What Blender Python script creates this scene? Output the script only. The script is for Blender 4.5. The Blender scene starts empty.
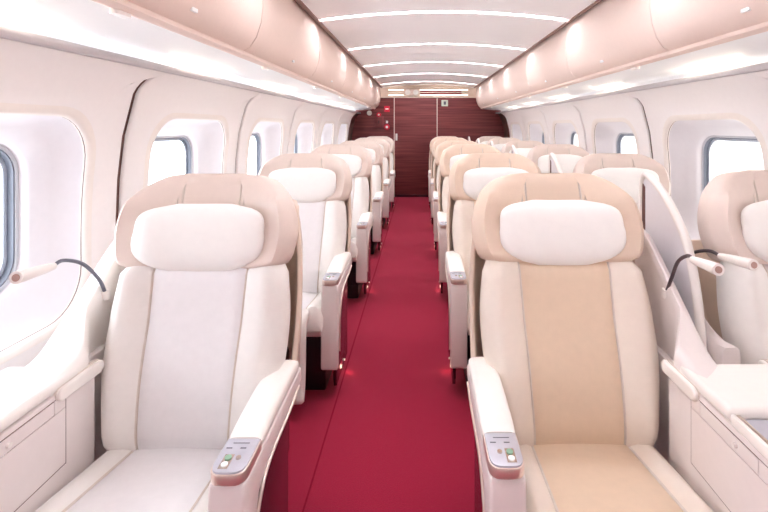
import bpy, bmesh, math, random
from mathutils import Vector
random.seed(4)
S = bpy.context.scene
COL = S.collection
PI = math.pi

# ------------------------------------------------------------------ camera
F_PX = 457.0
CAM_Z = 1.411
cam_d = bpy.data.cameras.new('camera')
cam = bpy.data.objects.new('camera', cam_d); COL.objects.link(cam)
cam.location = (0, 0, CAM_Z); cam.rotation_euler = (PI/2, 0, 0)
cam_d.sensor_width = 36; cam_d.lens = F_PX/768*36
cam_d.shift_x = -(419-384)/768
cam_d.shift_y = -(256-126.5)/768
cam_d.clip_start = 0.02
S.camera = cam

# ------------------------------------------------------------------ world and exposure
S.view_settings.view_transform = 'Standard'
S.view_settings.look = 'None'
S.view_settings.gamma = 1
S.view_settings.use_curve_mapping = False
S.view_settings.exposure = 1.5
W = bpy.data.worlds.new('sky'); S.world = W; W.use_nodes = True
nt = W.node_tree; nt.nodes.clear()
wo = nt.nodes.new('ShaderNodeOutputWorld'); bg = nt.nodes.new('ShaderNodeBackground')
tc = nt.nodes.new('ShaderNodeTexCoord'); sx = nt.nodes.new('ShaderNodeSeparateXYZ')
mr = nt.nodes.new('ShaderNodeMapRange'); cr = nt.nodes.new('ShaderNodeValToRGB')
nt.links.new(tc.outputs['Generated'], sx.inputs[0]); nt.links.new(sx.outputs['X'], mr.inputs['Value'])
mr.inputs['From Min'].default_value = -1; mr.inputs['From Max'].default_value = 1
nt.links.new(mr.outputs[0], cr.inputs[0])
cr.color_ramp.elements[0].position = 0.1; cr.color_ramp.elements[0].color = (.88, .93, .99, 1)
e2 = cr.color_ramp.elements.new(.45); e2.color = (.20, .196, .19, 1)
cr.color_ramp.elements[2].position = 0.9; cr.color_ramp.elements[2].color = (0.40, 0.38, 0.365, 1)
nt.links.new(cr.outputs[0], bg.inputs['Color']); bg.inputs['Strength'].default_value = 3.8
nt.links.new(bg.outputs[0], wo.inputs[0])
STRIP_EMIT = 10.5
STRIP_W = 5.0
COVE_W = 0.42

# ------------------------------------------------------------------ materials
def lin(c):
    if isinstance(c, str):
        c = [int(c[i:i+2], 16)/255 for i in (0, 2, 4)]
    return tuple((v/12.92 if v <= .04045 else ((v+.055)/1.055)**2.4) for v in c) + (1,)

def mat(name, color, rough=.5, metal=0, noise=0, nscale=40, bump=0, bscale=300, emit=None, es=0, coat=0, spec=.5, stretch=None, sheen=0):
    m = bpy.data.materials.new(name); m.use_nodes = True
    t = m.node_tree; b = t.nodes['Principled BSDF']
    b.inputs['Base Color'].default_value = lin(color)
    b.inputs['Roughness'].default_value = rough; b.inputs['Metallic'].default_value = metal
    b.inputs['Coat Weight'].default_value = coat
    b.inputs['Specular IOR Level'].default_value = spec
    if sheen:
        b.inputs['Sheen Weight'].default_value = sheen
    co = t.nodes.new('ShaderNodeTexCoord'); mp = t.nodes.new('ShaderNodeMapping')
    t.links.new(co.outputs['Object'], mp.inputs[0])
    if stretch: mp.inputs['Scale'].default_value = stretch
    if noise:
        n = t.nodes.new('ShaderNodeTexNoise'); n.inputs['Scale'].default_value = nscale; n.inputs['Detail'].default_value = 4
        t.links.new(mp.outputs[0], n.inputs['Vector'])
        r = t.nodes.new('ShaderNodeMapRange'); r.inputs['From Min'].default_value = .3; r.inputs['From Max'].default_value = .7
        r.inputs['To Min'].default_value = 1-noise; r.inputs['To Max'].default_value = 1+noise
        t.links.new(n.outputs['Fac'], r.inputs['Value'])
        mx = t.nodes.new('ShaderNodeVectorMath'); mx.operation = 'SCALE'; mx.inputs[0].default_value = lin(color)[:3]
        t.links.new(r.outputs[0], mx.inputs['Scale']); t.links.new(mx.outputs[0], b.inputs['Base Color'])
    if bump:
        n2 = t.nodes.new('ShaderNodeTexNoise'); n2.inputs['Scale'].default_value = bscale; n2.inputs['Detail'].default_value = 2
        t.links.new(mp.outputs[0], n2.inputs['Vector'])
        bp = t.nodes.new('ShaderNodeBump'); bp.inputs['Strength'].default_value = bump; bp.inputs['Distance'].default_value = .002
        t.links.new(n2.outputs['Fac'], bp.inputs['Height']); t.links.new(bp.outputs[0], b.inputs['Normal'])
    if emit:
        b.inputs['Emission Color'].default_value = lin(emit); b.inputs['Emission Strength'].default_value = es
    return m

M = {}
M['bolster'] = mat('cream_leather', 'F4EEE8', .48, noise=.015, bump=.15, bscale=500)
M['insert'] = mat('beige_leather', 'E9D0B6', .5, noise=.02, bump=.15, bscale=500)
M['head'] = mat('head_leather', 'E8D6CB', .46, noise=.015, bump=.12, bscale=500)
M['bolster_right_warmlit'] = mat('cream_leather_warmlit', 'F2E4D6', .48, noise=.015, bump=.15, bscale=500)  # same bolster leather, warm interior light put into the colour
M['head_right_warmlit'] = mat('head_leather_warmlit', 'E9D1BC', .46, noise=.015, bump=.12, bscale=500)  # headrest leather again, its colour warmed as if lamplit
M['insert_left_daylit'] = mat('beige_leather_daylit', 'F5F1F1', .5, noise=.015, bump=.15, bscale=500)  # same beige insert leather, daylight from the left painted into its colour
M['insert_window_daylit'] = mat('beige_leather_window_lit', 'EFE4DE', .5, noise=.015, bump=.15, bscale=500)  # insert leather once more, colour paled for light beside the windows
M['seam'] = mat('seam_thread', 'E2D5CA', .7, noise=.05)
M['pillow'] = mat('pillow_cloth', 'FBF7F2', .8, noise=.01, bump=.1, bscale=250)
M['shell'] = mat('seat_shell', 'E4CDBB', .35, coat=.2, noise=.01)
M['console'] = mat('console_plastic', 'F1E6E2', .38, coat=.15, noise=.01)
M['pad'] = mat('console_pad', 'FAF3EC', .55, noise=.01, bump=.1)
M['maroon'] = mat('maroon_panel', '3F1420', .25, coat=.3, noise=.05)
M['black'] = mat('black_plastic', '1B1416', .5, noise=.05)
M['chrome'] = mat('polished_metal', 'D9CBC0', .12, metal=1, noise=.02)
M['copper'] = mat('copper_band', 'E6D4CA', .3, metal=.7, noise=.03)
M['silver'] = mat('silver_plate', 'C9C8D2', .35, metal=.3, noise=.03)
M['button'] = mat('green_button', '8FB59A', .4, noise=.05)
M['gap'] = mat('dark_gap', '6E4A42', .7, noise=.1)
M['cable'] = mat('gooseneck', '4A3A3E', .4, noise=.1)
M['cable_grey'] = mat('gooseneck_grey', '70707C', .35, metal=.4, noise=.1)
M['lamp'] = mat('lamp_body', 'F8F0EA', .35, coat=.2, noise=.01)
M['lens'] = mat('lamp_lens', 'BC968A', .3, noise=.05)
M['wall'] = mat('wall_panel', 'F8F2F0', .45, coat=.1, noise=.008)
M['reveal'] = mat('window_reveal', 'E8E3E6', .5, noise=.01)
M['rim'] = mat('window_rim', 'F7EEE7', .35, coat=.2, noise=.01)
M['gasket'] = mat('window_gasket', 'CBCCD2', .35, metal=.2, noise=.03)
M['darkgasket'] = mat('window_seal', '787C88', .5, noise=.05)
M['bin'] = mat('bin_face', 'EED8CD', .65, spec=.3, noise=.01)
M['under'] = mat('bin_underside', 'FBFBFB', .5, noise=.008)
M['rail'] = mat('grey_rail', 'CFC9CB', .4, metal=0.1, noise=.02)
M['ceil'] = mat('ceiling_panel', 'FDFCFC', .6, noise=.008)
M['trim'] = mat('ceiling_trim', '8E6F66', .5, noise=.03)
M['latch'] = mat('bin_latch', 'FFFFFF', .3, noise=.01)
M['strip'] = mat('light_strip', 'FFFFFF', .5, emit='F6F7FF', es=STRIP_EMIT, noise=.005)
M['cove'] = mat('cove_lamp', 'FFFFFF', .5, emit='FFF0DC', es=1.4, noise=.005)
M['step'] = mat('aisle_lamp', 'FFFFFF', .5, emit='FFC9A0', es=.2, noise=.005)
M['carpet'] = mat('red_carpet', 'AE2242', .95, noise=.16, nscale=230, bump=.8, bscale=420, spec=.1, sheen=.15)
M['carpetseam'] = mat('carpet_seam', '921A36', .95, noise=.1, spec=.1)
M['red'] = mat('red_sign', 'E0203F', .5, noise=.03)
M['redcab'] = mat('red_brown_cabinet', '8E3B40', .5, noise=.03)
M['white'] = mat('white_sign', 'F4F2EC', .5, noise=.01)
M['greenish'] = mat('pale_sign', 'CFD8C8', .5, noise=.03)
M['header'] = mat('header_panel', 'E9D6CA', .5, noise=.01)
M['dark'] = mat('dark_marks', '5A5A66', .5, noise=.05)

def wood(name, c1, c2):
    m = bpy.data.materials.new(name); m.use_nodes = True
    t = m.node_tree; b = t.nodes['Principled BSDF']; b.inputs['Roughness'].default_value = .45
    b.inputs['Specular IOR Level'].default_value = .3
    co = t.nodes.new('ShaderNodeTexCoord'); mp = t.nodes.new('ShaderNodeMapping'); mp.inputs['Scale'].default_value = (.8, 1, 26)
    n = t.nodes.new('ShaderNodeTexNoise'); n.inputs['Scale'].default_value = 1.6; n.inputs['Detail'].default_value = 5
    r = t.nodes.new('ShaderNodeValToRGB')
    r.color_ramp.elements[0].position = .3; r.color_ramp.elements[0].color = lin(c1)
    r.color_ramp.elements[1].position = .7; r.color_ramp.elements[1].color = lin(c2)
    t.links.new(co.outputs['Object'], mp.inputs[0]); t.links.new(mp.outputs[0], n.inputs['Vector'])
    t.links.new(n.outputs['Fac'], r.inputs[0]); t.links.new(r.outputs[0], b.inputs['Base Color'])
    return m
M['wood'] = wood('red_wood', '642C31', '8E4A48')

def glass():
    m = bpy.data.materials.new('window_glass'); m.use_nodes = True
    t = m.node_tree; t.nodes.clear()
    o = t.nodes.new('ShaderNodeOutputMaterial'); mx = t.nodes.new('ShaderNodeMixShader')
    tr = t.nodes.new('ShaderNodeBsdfTransparent'); gl = t.nodes.new('ShaderNodeBsdfGlossy'); lw = None
    tr.inputs[0].default_value = (.96, .98, 1, 1); gl.inputs['Roughness'].default_value = .03; mx.inputs[0].default_value = .04
    t.links.new(tr.outputs[0], mx.inputs[1]); t.links.new(gl.outputs[0], mx.inputs[2])
    t.links.new(mx.outputs[0], o.inputs[0])
    return m
M['glass'] = glass()

# ------------------------------------------------------------------ mesh helpers
def link(name, me, parent=None):
    o = bpy.data.objects.new(name, me); COL.objects.link(o)
    if parent: o.parent = parent
    return o

def build(name, V, Fc, mats, parent=None, mi=None, smooth=True, angle=40, bevel=0, solid=0, seg=2, sub=0):
    me = bpy.data.meshes.new(name)
    me.from_pydata([tuple(v) for v in V], [], [tuple(f) for f in Fc])
    if not isinstance(mats, (list, tuple)): mats = [mats]
    for m in mats: me.materials.append(m)
    if mi:
        for p, i in zip(me.polygons, mi): p.material_index = i
    bm = bmesh.new(); bm.from_mesh(me)
    bmesh.ops.recalc_face_normals(bm, faces=bm.faces[:])
    if bevel:
        ed = [e for e in bm.edges if len(e.link_faces) == 2 and e.calc_face_angle(0) > math.radians(30)]
        bmesh.ops.bevel(bm, geom=ed, offset=bevel, segments=seg, profile=.5, affect='EDGES', clamp_overlap=True)
    for f in bm.faces: f.smooth = smooth
    if smooth:
        for e in bm.edges:
            if len(e.link_faces) == 2 and e.calc_face_angle(0) > math.radians(angle): e.smooth = False
    bm.to_mesh(me); bm.free()
    o = link(name, me, parent)
    if solid:
        s = o.modifiers.new('thick', 'SOLIDIFY'); s.thickness = solid; s.offset = 0
    if sub:
        s = o.modifiers.new('sub', 'SUBSURF'); s.levels = sub; s.render_levels = sub
    return o

def box(x0, x1, y0, y1, z0, z1):
    V = [(x, y, z) for x in (x0, x1) for y in (y0, y1) for z in (z0, z1)]
    Fc = [(0,1,3,2), (4,6,7,5), (0,4,5,1), (2,3,7,6), (0,2,6,4), (1,5,7,3)]
    return V, Fc

def bx(name, dims, m, parent=None, bevel=.004, seg=2):
    V, Fc = box(*dims)
    return build(name, V, Fc, m, parent, bevel=bevel, seg=seg)

def join(*parts):
    V, Fc = [], []
    for v, f in parts:
        b = len(V); V += list(v); Fc += [tuple(i+b for i in q) for q in f]
    return V, Fc

def ext_x(poly, x0, x1, skew=0):
    """polygon of (y,z) extruded along x"""
    n = len(poly)
    V = [(x0, y, z) for y, z in poly] + [(x1, y, z) for y, z in poly]
    Fc = [tuple(range(n)), tuple(range(2*n-1, n-1, -1))] + [(i, (i+1) % n, n+(i+1) % n, n+i) for i in range(n)]
    return V, Fc

def ext_y(poly, y0, y1):
    n = len(poly)
    V = [(x, y0, z) for x, z in poly] + [(x, y1, z) for x, z in poly]
    Fc = [tuple(range(n)), tuple(range(2*n-1, n-1, -1))] + [(i, (i+1) % n, n+(i+1) % n, n+i) for i in range(n)]
    return V, Fc

def ext_z(poly, z0, z1):
    n = len(poly)
    V = [(x, y, z0) for x, y in poly] + [(x, y, z1) for x, y in poly]
    Fc = [tuple(range(n)), tuple(range(2*n-1, n-1, -1))] + [(i, (i+1) % n, n+(i+1) % n, n+i) for i in range(n)]
    return V, Fc

def loft(rings, cap=True, closed=True):
    n = len(rings[0]); V = []; Fc = []
    for r in rings: V += r
    for i in range(len(rings)-1):
        for j in range(n if closed else n-1):
            k = (j+1) % n
            Fc.append((i*n+j, i*n+k, (i+1)*n+k, (i+1)*n+j))
    if cap and closed:
        Fc.append(tuple(range(n))); Fc.append(tuple(range(len(V)-1, len(V)-n-1, -1)))
    return V, Fc

def smooth_path(pts, n=6):
    P = [Vector(p) for p in pts]; out = []
    for i in range(len(P)-1):
        p0 = P[max(i-1, 0)]; p1 = P[i]; p2 = P[i+1]; p3 = P[min(i+2, len(P)-1)]
        for k in range(n):
            t = k/n
            out.append(.5*((2*p1)+(p2-p0)*t+(2*p0-5*p1+4*p2-p3)*t*t+(3*p1-p0-3*p2+p3)*t**3))
    out.append(P[-1]); return out

def tube(pts, r, seg=12, flat=1.0):
    P = [Vector(p) for p in pts]; rings = []
    prev = None
    for i, p in enumerate(P):
        d = (P[min(i+1, len(P)-1)]-P[max(i-1, 0)]).normalized()
        u = d.cross(Vector((0, 0, 1))) if prev is None else prev
        if u.length < 1e-3: u = d.cross(Vector((1, 0, 0)))
        u = (u-d*u.dot(d)).normalized(); w = d.cross(u); prev = u
        rr = r[i] if isinstance(r, (list, tuple)) else r
        rings.append([tuple(p+u*math.cos(a)*rr*flat+w*math.sin(a)*rr) for a in [2*PI*k/seg for k in range(seg)]])
    return loft(rings)

def interp(tab, t):
    if t <= tab[0][0]: return tab[0][1]
    for (a, b), (c, d) in zip(tab, tab[1:]):
        if t <= c:
            u = (t-a)/(c-a); return b+(d-b)*u
    return tab[-1][1]

def sinterp(tab, t):
    """smooth (Catmull) interpolation of a table"""
    if t <= tab[0][0]: return tab[0][1]
    if t >= tab[-1][0]: return tab[-1][1]
    for i in range(len(tab)-1):
        if t <= tab[i+1][0]:
            x0, y0 = tab[i]; x1, y1 = tab[i+1]; u = (t-x0)/(x1-x0)
            def slope(k):
                if k <= 0 or k >= len(tab)-1:
                    k2 = min(max(k, 0), len(tab)-1); a = max(k2-1, 0); b = min(k2+1, len(tab)-1)
                    return (tab[b][1]-tab[a][1])/(tab[b][0]-tab[a][0])
                return (tab[k+1][1]-tab[k-1][1])/(tab[k+1][0]-tab[k-1][0])
            m0 = slope(i)*(x1-x0); m1 = slope(i+1)*(x1-x0)
            return (2*u**3-3*u*u+1)*y0+(u**3-2*u*u+u)*m0+(-2*u**3+3*u*u)*y1+(u**3-u*u)*m1

def rrect(w, h, r, n=8, rt=None):
    """rounded rectangle points (u,v), centred, ccw; rt = top radius"""
    rt = r if rt is None else rt
    out = []
    for cx, cy, a0, q in ((w/2, h/2, 0, rt), (-w/2, h/2, PI/2, rt), (-w/2, -h/2, PI, r), (w/2, -h/2, 1.5*PI, r)):
        ox = cx-math.copysign(q, cx); oy = cy-math.copysign(q, cy)
        for k in range(n+1):
            a = a0+PI/2*k/n
            out.append((ox+q*math.cos(a), oy+q*math.sin(a)))
    return out

def rsub(P, n=8, m=7):
    """subdivide the four straight sides of an rrect outline"""
    out = []
    for c in range(4):
        out += P[c*(n+1):(c+1)*(n+1)]
        a = P[(c+1)*(n+1)-1]; b = P[((c+1)*(n+1)) % len(P)]
        out += [(a[0]+(b[0]-a[0])*k/(m+1), a[1]+(b[1]-a[1])*k/(m+1)) for k in range(1, m+1)]
    return out

def empty(name, loc, label=None, cat=None, group=None, kind=None):
    o = bpy.data.objects.new(name, None); COL.objects.link(o); o.location = loc
    o.empty_display_size = .1
    tag(o, label, cat, group, kind); return o

def tag(o, label=None, cat=None, group=None, kind=None):
    if label: o['label'] = label
    if cat: o['category'] = cat
    if group: o['group'] = group
    if kind: o['kind'] = kind
    return o

def copy_tree(o, parent=None):
    c = o.copy(); COL.objects.link(c)
    if parent: c.parent = parent
    for ch in list(o.children): copy_tree(ch, c)
    return c

def light(name, loc, power, color, size=.05, kind='POINT', rot=None, sy=None, parent=None):
    l = bpy.data.lights.new(name, kind); l.energy = power; l.color = color
    if kind == 'POINT': l.shadow_soft_size = size
    else:
        l.shape = 'RECTANGLE'; l.size = size; l.size_y = sy or size
    o = bpy.data.objects.new(name, l); COL.objects.link(o); o.location = loc
    if rot: o.rotation_euler = rot
    if parent: o.parent = parent
    return o

# ------------------------------------------------------------------ the room shell
CX = 0.184; Y0 = -0.56; YE = 9.15
WALL_PROF = [(1.24, 0.0), (1.42, 0.02), (1.455, .12), (1.485, .35), (1.51, .60), (1.519, .85), (1.517, 1.1), (1.500, 1.30), (1.472, 1.46), (1.435, 1.57), (1.37, 1.665)]
_len = [0]
for a, b in zip(WALL_PROF[1:], WALL_PROF[2:]): _len.append(_len[-1]+math.hypot(b[0]-a[0], b[1]-a[1]))
TW = [(l, p[0]) for l, p in zip(_len, WALL_PROF[1:])]; TZ = [(l, p[1]) for l, p in zip(_len, WALL_PROF[1:])]
TT = [(p[1], l) for l, p in zip(_len, WALL_PROF[1:])]
def wall_pt(side, y, t, off=0):
    w = sinterp(TW, t); z = sinterp(TZ, t)
    e = .01; dw = sinterp(TW, min(t+e, _len[-1]))-sinterp(TW, t-e); dz = sinterp(TZ, min(t+e, _len[-1]))-sinterp(TZ, t-e)
    L = math.hypot(dw, dz) or 1
    return (CX+side*(w+off*dz/L), y, z-off*dw/L)

V, Fc = box(CX-1.75, CX+1.75, Y0, YE+.1, -.06, 0)
tag(build('floor', V, Fc, M['carpet'], smooth=False), kind='structure')
for i, xx in enumerate((-.425, .26)):
    tag(bx('trim_%d' % (i+1), (xx-.003, xx+.003, Y0, YE-.02, 0.0, .003), M['carpetseam'], bevel=0), kind='structure')

# backing walls (dark behind the panel gaps) with real openings at the windows
WIN_C = [0.06+1.3*k for k in range(8) if 0.06+1.3*k < 9]      # window centres along the cabin
WIN_C = [c+.025 for c in WIN_C]
WIN_W, WIN_H, WIN_ZC = .87, .76, 1.07
T_WC = interp(TT, WIN_ZC)
for side, nm in ((-1, 'left'), (1, 'right')):
    rings = []
    V = []; Fc = []
    # bands: below windows, above windows, and the piers between them
    def patch(ya, yb, ta, tb, nt_=8):
        b = len(V)
        for k in range(nt_+1):
            t = ta+(tb-ta)*k/nt_
            for y in (ya, yb): V.append(wall_pt(side, y, t, .022))
        for k in range(nt_): Fc.append((b+2*k, b+2*k+1, b+2*k+3, b+2*k+2))
    t0, t1 = T_WC-WIN_H/2-.02, T_WC+WIN_H/2+.02
    patch(Y0, YE+.1, 0, t0); patch(Y0, YE+.1, t1, _len[-1])
    ys = [Y0]+[v for c in WIN_C for v in (c-WIN_W/2-.02, c+WIN_W/2+.02)]+[YE+.1]
    for a, b in zip(ys[::2], ys[1::2]):
        if b > a: patch(a, b, t0, t1)
    # floor skirt
    tag(build('wall_'+nm, V, Fc, M['gap'], solid=.012), kind='structure')

def wall_panel(side, c, idx, tone):
    """moulded wall panel round one window, rounded top corners"""
    half = .635
    inner = rsub(rrect(WIN_W, WIN_H, .17, 8, .19))
    tl, tu = 0.0, _len[-1]-.004
    hN = tu-tl; cN = (tl+tu)/2-T_WC
    outer_r = [(u, v+cN) for u, v in rsub(rrect(half*2, hN, .01, 8, .13))]
    top = cN+hN/2
    fixed = []
    for k, (u, v) in enumerate(outer_r):
        if k <= 8:
            a = PI-PI/2*k/8; R = .13+(1.3-2*half)
            u, v = (1.3-half+.13)+R*math.cos(a), min(top-.13+R*math.sin(a), top)
        fixed.append((u, v))
    outer_r = fixed
    K = 7; rings = []
    for off, scl in ((.022, 1.0), (.0125, 1.0), (.0085, 1.0), (.004, 1.0)):
        rings.append([wall_pt(side, c+u*scl, T_WC+v*scl, off) for u, v in inner])
    for k in range(1, K+1):
        f = (k/K)
        g = .018 if k == 1 else f
        ring = []
        for (u, v), (U, Vv) in zip(inner, outer_r):
            if k == 1:
                ring.append(wall_pt(side, c+u*1.035, T_WC+v*1.035, -.008))
            elif k == 2:
                ring.append(wall_pt(side, c+u*1.10, T_WC+v*1.10, 0))
            else:
                q = (k-2)/(K-2); a, b = u*1.10, v*1.10
                ring.append(wall_pt(side, c+a+(U-math.copysign(.01, U)-a)*q, min(max(T_WC+b+(Vv-b)*q, 0), tu), 0))
        rings.append(ring)
    rings.append([wall_pt(side, c+U, min(max(T_WC+Vv, 0), tu), .006) for U, Vv in outer_r])
    rings.append([wall_pt(side, c+U, min(max(T_WC+Vv, 0), tu), .014) for U, Vv in outer_r])
    V, Fc = loft(rings, cap=False)
    n = len(inner); mi = []
    for i in range(len(rings)-1):
        for j in range(n): mi.append(2 if i == 1 else 1 if i < 5 else 0)
    o = build('trim_%d' % idx, V, Fc, [M['wall'], M['rim'], M['gap']], mi=mi, angle=60)
    tag(o, 'moulded %s wall panel' % ('left' if side < 0 else 'right'), kind='structure')

def window(side, c, idx):
    root = empty('window_%d' % idx, (CX+side*1.55, c, WIN_ZC), kind='structure')
    ox, oy, oz = CX+side*1.55, c, WIN_ZC
    inner = rsub(rrect(WIN_W, WIN_H, .17, 8, .19))
    ring0 = [wall_pt(side, c+u, T_WC+v, .018) for u, v in inner]
    depth = 1.519+.115; x1 = CX+side*depth
    w2, h2 = .63, .55; zc2 = 1.085
    r2 = [(x1, c+u, zc2+v) for u, v in rsub(rrect(w2, h2, .12, 8))]
    mid = [tuple((Vector(a)*.55+Vector(b)*.45)+Vector((side*.028, 0, 0))) for a, b in zip(ring0, r2)]
    r3 = [(x1+side*.04, c+u, zc2+v) for u, v in rsub(rrect(w2-.01, h2-.01, .115, 8))]
    loc = lambda R: [(x-ox, y-oy, z-oz) for x, y, z in R]
    V, Fc = loft([loc(ring0), loc([tuple(Vector(a)*.9+Vector(b)*.1+Vector((side*.006, 0, 0))) for a, b in zip(ring0, mid)]), loc(mid), loc(r2), loc(r3)], cap=False)
    build('window_reveal', V, Fc, M['reveal'], root, angle=70)
    # gasket frames
    xg = x1+side*.035-ox
    def ring(w, h, r, w_, h_, r_, xa, xb, m, nm):
        A = [(xa, u, zc2-oz+v) for u, v in rrect(w, h, r, 8)]; B = [(xa, u, zc2-oz+v) for u, v in rrect(w_, h_, r_, 8)]
        C = [(xb, u, zc2-oz+v) for u, v in rrect(w_, h_, r_, 8)]; D = [(xb, u, zc2-oz+v) for u, v in rrect(w, h, r, 8)]
        V, Fc = loft([A, B, C, D, A], cap=False)
        return build(nm, V, Fc, m, root, angle=30)
    ring(.63, .55, .12, .595, .515, .105, xg, xg+side*.012, M['gasket'], 'window_frame')
    ring(.60, .52, .105, .585, .505, .10, xg+side*.004, xg+side*.028, M['darkgasket'], 'window_seal')
    ring(.63, .55, .12, .555, .475, .09, xg+side*.028, xg+side*.036, M['gasket'], 'window_frame')
    P = rrect(.60, .52, .11, 8)
    V, Fc = loft([[(xg+side*.018, u, zc2-oz+v) for u, v in P], [(xg+side*.022, u, zc2-oz+v) for u, v in P]])
    build('window_pane', V, Fc, M['glass'], root, smooth=False)

ti = 3; wi = 1
for side in (-1, 1):
    for c in WIN_C[:7]:
        wall_panel(side, c, ti, 0); ti += 1
        window(side, c, wi); wi += 1

# rail at the panel top
for side in (-1, 1):
    P = [(CX+side*w, z) for w, z in ((1.352, 1.664), (1.348, 1.680), (1.353, 1.695), (1.360, 1.695), (1.365, 1.677), (1.47, 1.677), (1.47, 1.662))]
    V, Fc = ext_y(P, Y0, YE)
    tag(build('trim_%d' % ti, V, Fc, M['rail'], bevel=.004), 'grey metal rail', kind='structure'); ti += 1

# ceiling: shallow arch
CE = 0.93; CZ_E = 2.19; CZ_C = 2.255
def ceil_z(w): return CZ_C-(CZ_C-CZ_E)*(w/CE)**2
LIGHT_D = [.77+1.3*k for k in range(7)]
SW = .034
segs = [Y0]+[v for d in LIGHT_D for v in (d-SW, d+SW)]+[YE+.1]
V, Fc = [], []
for a, b in zip(segs[::2], segs[1::2]):
    ring = []
    for off in (0, .02):
        pass
    lo = [(CX+CE*u/8, ceil_z(CE*u/8)) for u in range(-8, 9)]; hi = [(x, z+.03) for x, z in reversed(lo)]
    v, f = ext_y(lo+hi, a, b); bb = len(V); V += v; Fc += [tuple(i+bb for i in q) for q in f]
tag(build('ceiling', V, Fc, M['ceil'], angle=50), kind='structure')
for side in (-1, 1):
    P = [(CX+side*w, z) for w, z in ((.915, 2.183), (.935, 2.178), (.965, 2.20), (.965, 2.24), (.915, 2.24))]
    V, Fc = ext_y(P, Y0, YE)
    tag(build('trim_%d' % ti, V, Fc, M['trim'], bevel=.002), kind='structure'); ti += 1
# outer roof above the ceiling so nothing leaks
P = [(CX+w, z) for w, z in ((-1.5, 1.75), (-1.3, 2.15), (-.9, 2.33), (0, 2.38), (.9, 2.33), (1.3, 2.15), (1.5, 1.75), (1.52, 1.77), (1.32, 2.18), (.91, 2.36), (0, 2.41), (-.91, 2.36), (-1.32, 2.18), (-1.52, 1.77))]
V, Fc = ext_y(P, Y0, YE+.1)
tag(build('trim_%d' % ti, V, Fc, M['ceil']), 'outer roof skin', kind='structure'); ti += 1

# ceiling lights
rn = ['nearest the camera', 'second from the camera', 'third from the camera', 'fourth from the camera', 'fifth from the camera', 'sixth from the camera', 'farthest from the camera']
vis = [d for d in LIGHT_D]
for i, d in enumerate(vis):
    lab = {2: 'nearest one in view', 3: 'second in view', 4: 'third in view', 5: 'fourth in view', 6: 'last one before the dark wood wall'}.get(i, ['overhead behind the camera', 'just out of frame above'][min(i, 1)])
    root = empty('ceiling_light', (CX, d, CZ_C), 'white glowing light strip across the arched ceiling, '+lab, 'light', 'light strips across the ceiling')
    lo = [(CE*u/10*.955, ceil_z(CE*u/10)-CZ_C+.014) for u in range(-10, 11)]; hi = [(x, z+.012) for x, z in reversed(lo)]
    V, Fc = ext_y(lo+hi, -SW+.004, SW-.004)
    build('diffuser', V, Fc, M['strip'], root)
    hs = []
    for s in (-1, 1):
        lo = [(CE*u/10, ceil_z(CE*u/10)-CZ_C+.002) for u in range(-10, 11)]; hi = [(x, z+.026) for x, z in reversed(lo)]
        hs.append(ext_y(lo+hi, s*(SW-.002)-.002, s*(SW-.002)+.002))
    V, Fc = join(*hs); build('housing', V, Fc, M['white'], root)

# end wall in red wood with a sliding door
def flat(name, x0, x1, z0, z1, m, y=YE, th=.02, parent=None, bevel=.002):
    return bx(name, (x0, x1, y-th, y, z0, z1), m, parent, bevel=bevel)
wl = flat('wall_back', CX-1.55, CX+1.55, 0, 2.0, M['wood'], y=YE+.06, th=.05, bevel=0); tag(wl, kind='structure')
dr = empty('door_1', (-.06, YE, 0), kind='structure')
def pb(name, d, m, parent, bevel=.002):
    l = parent.location; return bx(name, (d[0]-l[0], d[1]-l[0], d[2]-l[1], d[3]-l[1], d[4]-l[2], d[5]-l[2]), m, parent, bevel=bevel)
pb('door_panel', (-.485, .355, YE-.012, YE+.008, 0.02, 1.985), M['wood'], dr)
for xx in (-.495, .362): pb('door_frame', (xx-.008, xx+.008, YE-.022, YE+.01, .0, 2.0), M['header'], dr)
pb('door_handle', (-.47, -.43, YE-.03, YE-.012, 1.13, 1.27), M['white'], dr, .006)
tag(bx('baseboard_back', (CX-1.45, CX+1.45, YE-.016, YE+.01, 0, .05), M['maroon'], bevel=.002), kind='structure')
# header above the wood wall
hd = bx('wall_header', (CX-1.1, CX+1.1, YE+.12, YE+.15, 1.97, 2.4), M['header']); tag(hd, 'cream panel above the wood wall', kind='structure')
tag(bx('trim_%d' % ti, (-.86, 1.22, YE-.02, YE+.12, 1.985, 2.01), M['header'], bevel=.003), kind='structure'); ti += 1
for z in (2.045, 2.10, 2.15):
    tag(bx('trim_%d' % ti, (-.62, .98, YE+.09, YE+.12, z-.006, z+.006), M['white'], bevel=.002), kind='structure'); ti += 1
tag(bx('trim_%d' % ti, (.02, .86, YE+.095, YE+.12, 2.055, 2.09), M['redcab'], bevel=.003), 'dark red inset band', kind='structure'); ti += 1
tag(bx('trim_%d' % ti, (.02, .86, YE+.095, YE+.12, 2.11, 2.14), M['redcab'], bevel=.003), 'dark red inset band', kind='structure'); ti += 1
gv = empty('speaker_grille', (-.14, YE+.07, 2.09), 'pale box with two round white speakers above the red wood wall', 'speaker')
bx('housing', (-.17, .16, -.02, .045, -.06, .08), M['header'], gv)
for dx in (-.085, .075):
    V, Fc = tube([(dx, -.03, .01), (dx, -.018, .01)], .055, 18); build('speaker_cone', V, Fc, M['white'], gv)

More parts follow.
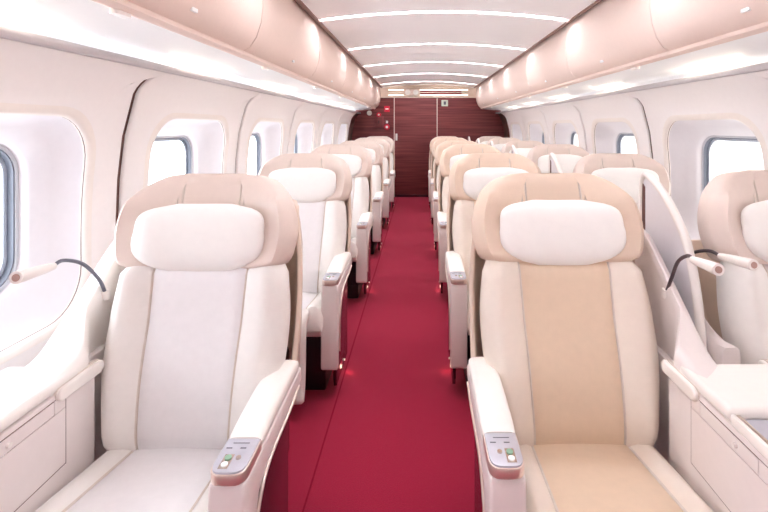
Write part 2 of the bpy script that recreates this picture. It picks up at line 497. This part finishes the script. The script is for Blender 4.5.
tag(bx('wall_rear_added', (CX-1.75, CX+1.75, Y0-.05, Y0-.001, 0, 2.4), M['wall'], bevel=0), kind='structure')  # unseen end wall, added to keep open-rear light off the front seats
for z, lb in ((2.045, 'lower'), (2.15, 'upper')):
    lr = empty('cove_light', (CX, YE+.08, z), 'thin %s glowing strip in the cream panel above the wood wall' % lb, 'light', 'strips above the wood wall')
    bx('diffuser', (-.80, .80, -.006, .006, -.006, .006), M['cove'], lr, 0); bx('holder', (-.81, .81, .006, .035, -.01, .01), M['white'], lr, .001)
# small things on the end wall
def disc(name, x, z, r, m, y=YE+.01, t=.03, parent=None):
    V, Fc = tube([(x, y-t, z), (x, y, z)], r, 20); return build(name, V, Fc, m, parent, bevel=.004)
def px(xp, yp, D=YE): return ((xp-419)*D/F_PX, CAM_Z-(yp-126.5)*D/F_PX)
x, z = px(387, 109)
s = empty('safety_sign', (x, YE, z), 'upper red square sign beside the door on the wood wall', 'sign')
bx('plate', (-.055, .055, -.015, .012, -.06, .06), M['red'], s); bx('mark', (-.03, .03, -.02, -.013, -.012, .012), M['white'], s, 0.001)
x, z = px(387, 127)
s = empty('alarm_button', (x, YE, z), 'round red alarm button on the wood wall below the red square sign', 'alarm')
V, Fc = tube([(0, -.03, 0), (0, .012, 0)], .058, 20); build('button_ring', V, Fc, M['red'], s, bevel=.006)
V, Fc = tube([(0, -.038, 0), (0, -.028, 0)], .026, 16); build('button', V, Fc, M['white'], s)
V, Fc = box(-.02, .02, -.02, .012, .075, .125); build('bracket', V, Fc, M['white'], s, bevel=.003)
x, z = px(379, 119)
s = empty('equipment_cabinet', (x, YE, z), 'narrow dark red cabinet with a red lamp on top, left of the door', 'cabinet')
bx('frame', (-.09, .09, -.02, .012, -.17, .06), M['redcab'], s); bx('door', (-.07, .07, -.026, -.018, -.155, .03), M['wood'], s)
bx('latch', (-.008, .008, -.034, -.025, -.09, -.03), M['black'], s, .001)
V, Fc = tube([(0, -.05, .085), (0, .01, .085)], .045, 18); build('signal_lamp', V, Fc, M['red'], s, bevel=.006)
V, Fc = tube([(0, -.056, .085), (0, -.049, .085)], .018, 14); build('lens', V, Fc, M['white'], s)
x, z = px(369.5, 113)
tag(disc('wall_lamp', x, z, .05, M['white'], t=.06), 'small round white fitting on the wood wall under the left luggage bins', 'fitting')
x, z = px(444.7, 103)
s = empty('notice_plate', (x, YE, z), 'small pale square notice on the wood wall right of the door', 'sign')
bx('plate', (-.065, .065, -.012, .012, -.065, .06), M['greenish'], s); bx('mark', (-.02, .025, -.016, -.011, -.035, .03), M['dark'], s, .001)

# ------------------------------------------------------------------ luggage bins
def bin_profile():
    P = [(.965, 2.20), (.955, 2.10), (.952, 2.00), (.962, 1.92), (.985, 1.85), (1.018, 1.80), (1.05, 1.783)]
    return P
def make_bin(side, y0, y1):
    root = empty('luggage_bin', (CX+side*1.2, (y0+y1)/2, 1.9))
    yc = (y1-y0)/2-.003
    X = lambda w: side*(w-1.2)
    front = [(w, z) for w, z in bin_profile()]
    back = [(1.10, 1.80), (1.10, 2.23), (.97, 2.23)]
    V, Fc = ext_y([(X(w), z-1.9) for w, z in front+back], -yc, yc)
    build('bin_door', V, Fc, M['bin'], root, angle=35)
    # lip strip under the door
    P = [(1.045, 1.765), (1.05, 1.788), (1.10, 1.795), (1.12, 1.77), (1.075, 1.755)]
    V, Fc = ext_y([(X(w), z-1.9) for w, z in P], -yc-.003, yc+.003); build('bin_lip', V, Fc, M['bin'], root, bevel=.003)
    P = [(1.085, 1.764), (1.16, 1.752), (1.24, 1.742), (1.31, 1.738), (1.37, 1.738), (1.44, 1.735), (1.47, 1.70), (1.48, 1.70), (1.48, 1.78), (1.30, 1.80), (1.085, 1.80)]
    V, Fc = ext_y([(X(w), z-1.9) for w, z in P], -yc-.003, yc+.003); build('bin_underside', V, Fc, M['under'], root, angle=40)
    V, Fc = box(X(1.0)-.008, X(1.0)+.008, .03, .075, -.075, -.045)
    build('latch', V, Fc, M['latch'], root, bevel=.004)
    P = rrect(.075, .03, .014, 5)
    V, Fc = ext_z([(X(1.085)+b, -.22+a) for a, b in P], -.155, -.138); build('call_button', V, Fc, M['lamp'], root, bevel=.002)
    return root
bys = [-.56, .95, 2.25, 3.55, 4.85, 6.15, 7.45, YE-.02]
plc = ['overhead, behind the camera', 'nearest the camera', 'second from the camera', 'third from the camera', 'fourth from the camera', 'fifth from the camera', 'farthest, touching the wood wall']
for side, nm in ((-1, 'left'), (1, 'right')):
    for i, (a, b) in enumerate(zip(bys, bys[1:])):
        r = make_bin(side, a, b)
        tag(r, 'pink beige overhead luggage bin on the %s side, %s' % (nm, plc[i]), 'luggage bin', 'overhead luggage bins')
# cove lamps that wash the bin underside, one above each window
for side, nm in ((-1, 'left'), (1, 'right')):
    for i, c in enumerate(WIN_C[1:7]):
        y = c-.22
        r = empty('cove_lamp', (CX+side*1.400, y, 1.688), 'small warm lamp glowing behind the %s rail above the %s window from the camera' % (nm, ['first', 'second', 'third', 'fourth', 'fifth', 'sixth'][i]), 'lamp', 'cove lamps under the luggage bins')
        V, Fc = tube([(0, -.10, 0), (0, .10, 0)], .006, 10); build('lamp_tube', V, Fc, M['cove'], r)
        light('lamp_light', (-side*.0, 0, .016), COVE_W, (1, .90, .74), .02, 'AREA', (0, side*math.radians(115), 0), .45, parent=r)

# ------------------------------------------------------------------ seats
HINGE = (0, .08, .43)       # local: y = depth - 1.30
def back_ring(s, hw, ins, dfront, dback, shrink=0):
    """closed cross-section at height s. returns pts and material ids"""
    pts = []; ids = []
    bol = .038*(1-shrink)
    def fr(x):
        a = abs(x)
        if a <= ins: return dfront-.004*(a/ins)**2*0
        q = (a-ins)/(hw-ins)
        return dfront+bol*math.sin(min(q*1.15, 1)*PI*.62)*1.0 - (max(q-.55, 0)/.45)**2*.055
    xs = [-hw+(hw-ins)*k/9 for k in range(10)]
    xs[-1] = -ins-.003
    cols = [(x, 0) for x in xs]+[(-ins, 2)]+[(-ins+.004+(2*ins-.008)*k/8, 0) for k in range(9)]+[(ins, 2)]
    xs2 = [ins+.003]+[ins+(hw-ins)*k/9 for k in range(1, 10)]
    cols += [(x, 0) for x in xs2]
    for x, g in cols:
        d = fr(x)-(.004 if g else 0)
        pts.append((x, -d, s))
    for x in (hw*1.0, hw*.96, hw*.6, 0, -hw*.6, -hw*.96, -hw*1.0):
        e = abs(x)/hw
        pts.append((x, dback-(.03 if e > .98 else 0), s))
    return pts
def back_ids(n_rings):
    seg = []
    for j in range(38):
        if 10 <= j <= 19: k = 1
        else: k = 0
        if j in (9, 10, 19, 20): k = 2
        seg.append(k)
    return seg

def make_backrest(root, rec, ins_m):
    hwt = [(0, .247), (.1, .258), (.25, .278), (.38, .284), (.50, .272), (.56, .262)]
    N = 20; rings = []
    for i in range(N+1):
        s = -.035+.61*i/N
        e = 0
        if i < 3: e = (1-i/3)**2
        if i > N-2: e = .5
        hw = sinterp(hwt, s)-.012*e; ins = .138+.014*(s/.5)
        df = .012+.016*math.sin(PI*min(max(s/.36, 0), 1))-.03*e
        rings.append(back_ring(s, hw, ins, df, .085-.03*e, e))
    V, Fc = loft(rings)
    n = len(rings[0]); ids = back_ids(n)
    mi = [ids[j] if j < len(ids) else 0 for i in range(len(rings)-1) for j in range(n)]+[0, 0]
    o = build('backrest', V, Fc, [M['bolster_right_warmlit' if ins_m is M['insert'] else 'bolster'], ins_m, M['seam']], root, mi=mi, angle=50)
    o.location = HINGE; o.rotation_euler = (-rec, 0, 0)
    return o

def make_headrest(root, rec, hm):
    hwt = [(.505, .262), (.52, .280), (.55, .293), (.61, .303), (.66, .301), (.71, .288), (.75, .270), (.785, .242), (.812, .206), (.826, .168), (.832, .11)]
    S_ = [.500, .505, .515, .53, .55, .58, .61, .64, .67, .70, .725, .75, .77, .787, .801, .812, .821, .827, .831, .833]
    rm = lambda s: .548+(s-.505)*.318/.328
    hwt = [(rm(a), b) for a, b in hwt]
    rings = []
    g1, g2 = .100, .118
    for i, s in enumerate(S_):
        hw = sinterp(hwt, rm(s))
        e = max(0, (.512-s)/.012); tp = max(0, (s-.775)/.058)
        dep = .055*math.sqrt(max(1-tp*tp, .02))
        hw -= .016*e
        base = [-1, -.985, -.95, -.88, -.78, -.66, -.52, -.42]
        xs = [b*hw for b in base]
        gs = [-g2-.004, -g2, -g2+.004, -g1-.004, -g1, -g1+.004, -.05, 0]
        if hw < .2:
            k = hw/.2; gs = [g*k for g in gs]
        xs = xs+gs; col = xs+[-x for x in reversed(xs[:-1])]
        lowest = len(base)
        pts = []
        for j, x in enumerate(col):
            q = abs(x)/hw
            bk = .02+.065*min(max((s-.50)/.16, 0), 1)
            d = .03-bk+(bk+.012)*min(q/.88, 1)**2.2*(1 if s < .72 else max(.25, 1-(s-.72)/.12))          # wings come forward round the pillow
            d -= .065*max(0, (q-.80)/.20)**2.2
            jj = j if j < len(xs) else 2*len(xs)-2-j
            if jj in (lowest+1, lowest+4) and s < .82: d -= .006
            d = -.08+(d+.08)*(.25+.75*dep/.055) - .02*e
            pts.append((x, -d, rm(s)))
        for q in (.985, .80, .4, 0, -.4, -.8, -.985):
            pts.append((q*hw, .085+.025*(dep/.055)*(1-abs(q)**4)-.01*e, rm(s)))
        rings.append(pts)
    V, Fc = loft(rings)
    n = len(rings[0]); gj = {8, 9, 11, 12}; gj |= {2*15-1-j for j in gj}
    mi = [1 if (j in gj and i < 16) else 0 for i in range(len(rings)-1) for j in range(n)]+[0, 0]
    o = build('headrest', V, Fc, [hm, M['seam']], root, mi=mi, angle=55)
    o.location = HINGE; o.rotation_euler = (-rec, 0, 0)
    # pillow hanging on two straps over the headrest
    rings = []; N = 22
    for i in range(N+1):
        t = -1+2*i/N; t = math.copysign(abs(t)**.75, t)
        if abs(t) > .999: t = math.copysign(.999, t)
        s = .642+.113*t
        pw = (1-abs(t)**(5.2 if t > 0 else 3.4))**(1/2.2)
        hw = .216*(.985 if t > 0 else (1-.07*t*t))*max(pw, .42 if t > 0 else .36)
        th = .046*max((1-abs(t)**2.6)**.5, .08)
        ring = []
        for k in range(40):
            a = 2*PI*k/40; c, sn = math.cos(a), math.sin(a)
            x = hw*math.copysign(abs(c)**.6, c); y = th*math.copysign(abs(sn)**.85, sn)
            wr = .0025*math.sin(x*50+s*20)*max(0, -sn)
            ring.append((x, .006-.026*(x/.2)**2+y+wr, s))
        rings.append(ring)
    V, Fc = loft(rings); p = build('pillow', V, Fc, M['pillow'], o, angle=75)
    # piping round the pillow edge
    return o

def make_cushion(root, ins_m):
    rings = []; N = 18
    for i in range(N+1):
        u = i/N; y = .10-.40*u            # back to front (depth 1.40 -> 1.00)
        zt = .432+.055*u
        e = 0
        if u > .86: e = ((u-.86)/.14)**2
        if i == 0: e = .12
        zt -= .065*(1-math.sqrt(max(1-e*e, 0))) if u > .5 else .01*e
        zb = .33+.05*e*(1 if u > .5 else 0)
        hw = .246-.006*e; ins = .147+.012*u
        pts = []
        cols = [(-hw, 0), (-hw+.004, 0), (-hw+.014, 0), (-hw+.035, 0), (-(ins+hw)/2, 0), (-ins-.02, 0), (-ins-.003, 0), (-ins, 1)]+[(-ins+.005+(2*ins-.01)*k/6, 0) for k in range(7)]
        cols += [(ins, 1), (ins+.003, 0), (ins+.02, 0), ((ins+hw)/2, 0), (hw-.035, 0), (hw-.014, 0), (hw-.004, 0), (hw, 0)]
        for x, g in cols:
            a = abs(x)
            z = zt+(.006 if a < ins else 0)*(1-(x/ins)**2)
            if a > ins:
                q = (a-ins)/(hw-ins); z = zt+.018*math.sin(PI*min(q*1.2, 1))-.045*max(0, (q-.7)/.3)**2.4
            if g: z -= .004
            pts.append((x, y, z))
        pts += [(hw, y, (zt+zb)/2-.02), (hw-.01, y, zb), (0, y, zb), (-hw+.01, y, zb), (-hw, y, (zt+zb)/2-.02)]
        rings.append(pts)
    V, Fc = loft(rings); n = len(rings[0])
    def idf(j):
        if j in (6, 7, 14, 15): return 2
        return 1 if 8 <= j <= 13 else 0
    mi = [idf(j) for i in range(N) for j in range(n)]+[0, 0]
    build('seat_cushion', V, Fc, [M['bolster_right_warmlit' if ins_m is M['insert'] else 'bolster'], ins_m, M['seam']], root, mi=mi, angle=50)
    # leg rest hanging under the middle of the cushion front
    prof = smooth_path([(0, -.27, .462), (0, -.325, .455), (0, -.355, .40), (0, -.362, .28), (0, -.375, .15), (0, -.40, .075)], 5)
    th = .028; rings = []
    for i, p in enumerate(prof):
        d = (prof[min(i+1, len(prof)-1)]-prof[max(i-1, 0)]).normalized(); nn = Vector((0, d.z, -d.y))
        hw = .178; t2 = th*(.55 if i in (0, len(prof)-1) else 1)
        hw -= .01 if i in (0, len(prof)-1) else 0
        R = []
        for k in range(28):
            a = 2*PI*k/28; c, sn = math.cos(a), math.sin(a)
            q = p+Vector((hw*math.copysign(abs(c)**.35, c), 0, 0))+nn*(t2*math.copysign(abs(sn)**.6, sn))
            R.append(tuple(q))
        rings.append(R)
    V, Fc = loft(rings); build('leg_rest', V, Fc, M['bolster'], root, angle=60)

def make_shell(root, sides):
    """seat shell wrapping the back; front edges show beside the backrest"""
    zs = [(.50, .205, .50), (.56, .205, .5), (.62, .205, .52), (.74, .255, .53), (.85, .29, .54), (.95, .315, .56), (1.03, .345, .57), (1.08, .38, .575), (1.115, .42, .58)]
    rings = []
    if sides == 0: zs = [(z, min(yf+.10, yb-.12), yb) for z, yf, yb in zs[:6]]
    for z, yf, yb in zs:
        hw = sinterp([(.5, .309), (.62, .311), (.75, .311), (.9, .306), (1.0, .294), (1.115, .262)], z)
        R = []
        r = .06
        R += [(-hw, yf, z), (-hw, yf+.03, z), (-hw, (yf+yb)/2, z), (-hw, yb-r, z)]
        for k in range(1, 6):
            a = PI/2*k/6; R.append((-hw+r-r*math.cos(a), yb-r+r*math.sin(a), z))
        R += [(-hw+r, yb, z), (0, yb+.005, z), (hw-r, yb, z)]
        for k in range(1, 6):
            a = PI/2*(1-k/6); R.append((hw-r+r*math.cos(a), yb-r+r*math.sin(a), z))
        R += [(hw, yb-r, z), (hw, (yf+yb)/2, z), (hw, yf+.03, z), (hw, yf, z)]
        R2 = []
        wf = .965 if sides == 1 else 1
        for x, y, zz in R:
            q = min(max((y-yf)/(yb-yf), 0), 1); f = 1-.20*q**.8
            inner = (x < 0 and sides >= 0) or (x > 0 and sides <= 0)
            if inner: f *= .84 if z < .8 else .90
            R2.append((x*f*wf, y, zz))
        rings.append(R2)
    V, Fc = loft(rings, closed=False)
    o = build('seat_shell', V, Fc, M['shell'], root, solid=.018, angle=60)
    b = o.modifiers.new('edge', 'BEVEL'); b.width = .005; b.segments = 2; b.limit_method = 'ANGLE'
    # lower back panel
    bx('back_panel', (-.21, .21, .34, .49, .14, .56), M['maroon'], root, .02)

def make_armrest(root, s):
    """aisle armrest on side s (+1 right, -1 left)"""
    c = s*.286 if s < 0 else .274; w = .043; sh = 0 if s < 0 else -.012
    prof = [(-.262, .597), (-.268, .55), (-.272, .40), (-.278, .20), (-.275, .172), (-.262, .165), (-.232, .165), (-.225, .18), (-.222, .30), (-.205, .42), (-.165, .505), (-.09, .535), (.10, .545), (.24, .56), (.24, .605)]
    V, Fc = ext_x(prof, c-w, c+w)
    ar = build('armrest', V, Fc, M['console'], root, bevel=.009, seg=3)
    # pad, widening a little towards the middle
    rings = []; N = 16
    for i in range(N+1):
        u = i/N; y = -.15+.38*u
        zt = .632+.022*math.sin(PI*u*.8); e = 0
        if u < .08: e = .15*(1-u/.08)
        if u > .85: e = ((u-.85)/.15)**2*.8
        hw = .044*(1-.25*e); zz = .598
        R = []
        for k in range(24):
            a = 2*PI*k/24; cc, sn = math.cos(a), math.sin(a)
            hh = (zt-zz)/2*(1-.4*e)
            R.append((c+hw*math.copysign(abs(cc)**.55, cc), y, zz+hh+hh*math.copysign(abs(sn)**.6, sn)))
        rings.append(R)
    V, Fc = loft(rings); build('armrest_pad', V, Fc, M['pad'], root, angle=60)
    # control unit at the tip
    P = []
    for k in range(13):
        a = PI+PI*k/12
        P.append((c+.043*math.copysign(abs(math.cos(a))**.5, math.cos(a)), -.235+.035*math.sin(a)))
    P = [(c+.043, -.15)]+[(x, y) for x, y in P[::-1]]+[(c-.043, -.15)]
    V, Fc = ext_z(P, .598, .624); cp = build('control_panel', V, Fc, M['copper'], root, bevel=.003)
    P2 = [(c+(x-c)*.92, -.153+(y+.15)*.95) for x, y in P]
    V, Fc = ext_z(P2, .620, .6285); build('panel_face', V, Fc, M['silver'], cp, bevel=.0015)
    V, Fc = join(box(c-.020, c+.020, -.172, -.170, .629, .6295), box(c-.030, c-.016, -.19, -.187, .629, .6295), box(c+.004, c+.018, -.19, -.187, .629, .6295))
    build('symbols', V, Fc, M['dark'], cp, smooth=False)
    for dx, dy, r, m in ((-s*.012, -.222, .008, 'button'), (-s*.012, -.244, .008, 'latch'), (s*.012, -.222, .006, 'chrome')):
        V, Fc = tube([(c+dx, dy, .628), (c+dx, dy, .632)], r, 14); build('button', V, Fc, M[m], cp)
    bx('button_bezel', (c-s*.012-.011, c-s*.012+.011, -.256, -.210, .6285, .6295), M['chrome'], cp, 0)
    # trim bead along the lower edge of the armrest
    pts = smooth_path([(c+s*.0435, -.215, .24), (c+s*.0435, -.20, .42), (c+s*.0435, -.155, .498), (c+s*.0435, -.08, .533), (c+s*.0435, .10, .545), (c+s*.0435, .20, .56)], 4)
    V, Fc = tube(pts, .005, 8); build('armrest_trim', V, Fc, M['copper'], root)
    # dark side panel below
    prof = [(-.235, .10), (-.228, .30), (-.208, .43), (-.165, .512), (-.09, .540), (.125, .549), (.125, .06), (-.22, .06)]
    x0, x1 = sorted((s*.30+sh, s*.317+sh)); V, Fc = ext_x(prof, x0, x1)
    sp = build('side_panel', V, Fc, M['maroon'], root, bevel=.003)
    V, Fc = tube([(s*.316+sh, .02, .075), (s*.320+sh, .02, .075)], .006, 12); build('aisle_lamp', V, Fc, M['step'], sp)
    light('aisle_light', (s*.335, .02, .03), .02, (1, .55, .42), .012, parent=sp)

def make_base(root):
    bx('pedestal', (-.235, .235, -.16, .33, 0, .12), M['black'], root, .01)
    bx('seat_frame', (-.235, .235, -.20, .36, .12, .33), M['black'], root, .012)

def make_seat(kind, rec):
    root = empty('reclining_seat', (0, 0, 0))
    im = M[{1: 'insert_left_daylit', -1: 'insert', 0: 'insert_window_daylit'}[kind]]
    make_base(root); make_cushion(root, im); make_backrest(root, rec, im); make_headrest(root, rec, M['head_right_warmlit' if kind == -1 else 'head'])
    make_shell(root, kind)
    if kind: make_armrest(root, kind)
    return root
ROW = 1.30
ords = ['nearest the camera', 'second from the camera', 'third from the camera', 'fourth from the camera', 'fifth from the camera', 'last before the wood wall']
COLS = [(-.712, 1, 'in the single left column', 'reclining seats left of the aisle', math.radians(13.2), .0),
        (.492, -1, 'just right of the aisle', 'reclining seats right of the aisle', math.radians(17.5), .02),
        (1.290, 0, 'in the right window column', 'reclining seats by the right windows', math.radians(14), .0)]
for cx, kind, where, grp, rec, dy in COLS:
    proto = None
    for r in range(6):
        rr = rec if r == 0 else math.radians(16.5+[0, 1.2, -.8, .6, -.4, .9][r])
        if proto is None: o = make_seat(kind, rr); proto = o
        else:
            o = copy_tree(proto)
            for ch in o.children:
                if ch.name.split('.')[0] in ('backrest', 'headrest'): ch.rotation_euler = (-rr, 0, 0)
        o.location = (cx-(.02 if kind == 1 and r else 0), 1.30+ROW*r+dy*(1 if r == 0 else .8), 0)
        if kind == 1:
            for ch in o.children:
                if ch.name.split('.')[0] == 'headrest': ch.location = (HINGE[0]-(.014 if r == 0 else 0), HINGE[1], HINGE[2]-(.016 if r == 0 else 0))
        tag(o, '%s seat with pillow, %s, %s' % ({1: 'daylight-tinted beige leather', -1: 'beige leather', 0: 'daylight-tinted pale leather'}[kind], where, ords[r]), 'seat', grp)  # column tones are one leather with differing light in its colour

# ------------------------------------------------------------------ consoles between seat and wall / between two seats
def wing(root, xi, dirn, wdt, lower=.045, back=0):
    """sloped side wing rising along the backrest; xi inner face, dirn towards the outside"""
    top = [(-.10, .735), (-.04, .742), (.03, .765), (.09, .81), (.16, .865), (.24, .93), (.32, .995), (.38, 1.035), (.44, 1.05), (.50, 1.045)]
    top = [(a+back, b) for a, b in top if a+back < .51]; xi = xi+dirn*.0015
    rings = []
    P = smooth_path([(0, a, b) for a, b in top], 3)
    for i, p in enumerate(P):
        q = i/(len(P)-1); z0 = .655
        lw = lower*min(q*2.5, 1)
        h = p.z
        e = .3 if i in (0, len(P)-1) else 0
        sec = [(0, z0), (0, h-.03), (.004, h-.012), (.014, h-.002), (.03, h), (wdt*.6, h-lw*.5), (wdt-.02, h-lw*.85), (wdt-.005, h-lw-.012), (wdt, h-lw-.03), (wdt, z0)]
        st = .072*min(max((p.y-.03)/.10, 0), 1); wf = (wdt-st)/wdt
        rings.append([(xi+dirn*(st+(a+(wdt/2-a)*e*.3)*wf), p.y, b-(b-z0)*e*.1) for a, b in sec])
    V, Fc = loft(rings)
    return build('side_wing', V, Fc, M['pad'] if lower > .04 else M['console'], root, angle=45)

def body_poly(a, b, step_a, step_b, y0=-.58, ym=.055, y1=.52):
    P = [(a, y0), (b, y0), (b, ym)]
    if step_b: P += [(b-step_b, ym+.03), (b-step_b, y1)]
    else: P += [(b, y1)]
    if step_a: P += [(a+step_a, y1), (a+step_a, ym+.03)]
    else: P += [(a, y1)]
    P += [(a, ym)]
    return P

def capsule_pad(root, xi, dirn):
    P = rrect(.172, .036, .017, 6)
    V, Fc = ext_x([(-.006+a, .695+b) for a, b in P], xi-dirn*.012, xi+dirn*.02)
    build('elbow_pad', V, Fc, M['pad'], root, bevel=.006, seg=3)
    P = rrect(.176, .042, .020, 6)
    V, Fc = ext_x([(-.006+a, .695+b) for a, b in P], xi-dirn*.0015, xi+dirn*.01)
    build('pad_recess', V, Fc, M['seam'], root)

def drawer(root, xi, dirn):
    V, Fc = ext_x([(-.50, .4965), (-.0575, .4965), (-.0575, .6885), (-.50, .6885)], xi-dirn*.0008, xi+dirn*.01)
    g = build('drawer_gap', V, Fc, M['gap'], root, smooth=False)
    a = xi-dirn*.003
    V, Fc = join(ext_x([(-.497, .5008), (-.0625, .5008), (-.0625, .651), (-.497, .651)], a, xi+dirn*.012),
                 ext_x([(-.10, .6525), (-.0625, .6525), (-.0625, .6875), (-.10, .6875)], a, xi+dirn*.012),
                 ext_x([(-.497, .6525), (-.308, .6525), (-.308, .6875), (-.497, .6875)], a, xi+dirn*.012))
    d = build('drawer', V, Fc, M['console'], root, smooth=False)
    V, Fc = ext_x([(-.306, .6530), (-.1020, .6530), (-.1020, .6865), (-.306, .6865)], a, xi+dirn*.012)
    b = build('release_bar', V, Fc, M['console'], d, smooth=False)
    V, Fc = tube([(xi-dirn*.010, -.237, .670), (xi+dirn*.002, -.237, .670)], .006, 12); build('knob', V, Fc, M['lamp'], d)

def reading_lamp(root, x, yb, zb, reach, dirx, m='cable', up=.155):
    V, Fc = tube([(x, yb+.006, zb-.02), (x, yb, zb+.008)], .013, 14)
    rl = build('reading_lamp', V, Fc, M['lamp'], root)
    pts = smooth_path([(x, yb, zb), (x, yb-.03, zb+.055), (x, yb-reach*.45, zb+up*.80), (x, yb-reach*.8, zb+up*1.02), (x+dirx*.3, yb-reach, zb+up)], 6)
    V, Fc = tube(pts, .0055, 10); build('gooseneck', V, Fc, M[m], rl)
    p0 = Vector((x+dirx*.3, yb-reach, zb+up)); p1 = Vector((x+dirx, yb-reach-.135, zb+up+.012)); d = p1-p0
    V, Fc = tube([p0-d*.02, p0, p0+d*.25, p0+d*.7, p1-d*.02, p1, p1], [.006, .010, .0125, .0155, .0165, .016, .012], 18)
    h = build('lamp_head', V, Fc, M['lamp'], rl)
    V, Fc = tube([p1-d*.05, p1+d*.008], .0095, 16); build('lens', V, Fc, M['lens'], rl)
    return rl

def wall_console(side, xi, xo):
    """console between a window seat and the wall. xi inner face X (local), xo outer"""
    root = empty('side_console', (0, 0, 0)); d = 1 if xo > xi else -1
    a, b = sorted((xi, xo))
    if abs(b-a) < .1: V, Fc = box(a, b, -.58, .04, 0, .70)
    else: V, Fc = ext_z(body_poly(a, b, 0 if d > 0 else 0, .052 if d < 0 else 0), 0, .70)
    build('console_body', V, Fc, M['console'], root, bevel=.005)
    V, Fc = box(a-.0, b, -.58, -.005, .702, .735)
    build('console_pad', V, Fc, M['pad'], root, bevel=.014, seg=4)
    if abs(b-a) >= .1: wing(root, xi, d, .17, .05)
    capsule_pad(root, xi, d); drawer(root, xi, d)
    return root

def centre_console():
    root = empty('centre_console', (0, 0, 0))
    a, b = -.150, .150
    V, Fc = ext_z(body_poly(a, b, .052, .052), 0, .665); build('console_body', V, Fc, M['console'], root, bevel=.004)
    bx('console_ledge', (a, b, -.58, .012, .660, .702), M['console'], root, .003)
    V, Fc = box(a, b, -.212, .005, .702, .737); build('console_pad', V, Fc, M['pad'], root, bevel=.013, seg=4)
    V, Fc = box(a+.03, b-.03, -.56, -.214, .702, .716); t = build('tray_lid', V, Fc, M['silver'], root, bevel=.003)
    for s in (-1, 1):
        x0, x1 = sorted((s*.127, s*.137)); V, Fc = box(x0, x1, -.57, -.214, .700, .726); build('tray_rail', V, Fc, M['chrome'], root, bevel=.002)
        x0, x1 = sorted((s*.139, s*.150)); V, Fc = box(x0, x1, -.58, -.214, .702, .728); build('tray_edge', V, Fc, M['pad'], root, bevel=.003)
    for s in (-1, 1):
        wing(root, s*.150, -s, .118 if s < 0 else .112, .035, 0 if s < 0 else .20); capsule_pad(root, s*.150, -s); drawer(root, s*.150, -s)
    # divider between the two seats
    crv = [(.565, .66), (.565, 1.0), (.562, 1.15), (.555, 1.195), (.535, 1.216), (.50, 1.212), (.42, 1.175), (.335, 1.11), (.255, 1.02), (.205, .89), (.178, .76), (.165, .66)]
    P = smooth_path([(.020, y, z) for y, z in crv], 4)
    V, Fc = tube(P, .0145, 12); fr = build('divider_frame', V, Fc, M['lamp'], root, angle=70)
    poly = [(p.y, p.z) for p in P]
    V, Fc = ext_x(poly, .016, .024)
    build('divider_panel', V, Fc, M['reveal'], root, smooth=False)
    V, Fc = ext_x([(.530, .90), (.552, .90), (.552, 1.185), (.530, 1.17)], .0135, .0265); build('divider_slot', V, Fc, M['gap'], root, smooth=False)
    return root

defs = [('left', lambda: wall_console(-1, -.960, -1.165), 'side console with drawer between the left windows and the seat', 'consoles along the left wall'),
        ('centre', centre_console, 'centre console with curved divider between the paired right-hand seats', 'consoles between the paired seats'),
        ('right', lambda: wall_console(1, 1.539, 1.598), 'narrow side console between the right windows and the seat', 'consoles along the right wall')]
for nm, fn, lab, grp in defs:
    proto = fn()
    if nm == 'left': reading_lamp(proto, -1.03, .20, .865, .22, .02, 'cable_grey')
    if nm == 'centre':
        reading_lamp(proto, -.072, .21, .865, .15, -.015, 'cable', .15)
        reading_lamp(proto, .062, .40, .86, .25, .012, 'cable', .14)
    x = .890 if nm == 'centre' else 0
    for r in range(6):
        o = proto if r == 0 else copy_tree(proto)
        o.location = (x-(.02 if nm == 'left' and r else 0), 1.30+ROW*r, 0)
        tag(o, lab+', '+ords[r], 'console', grp)
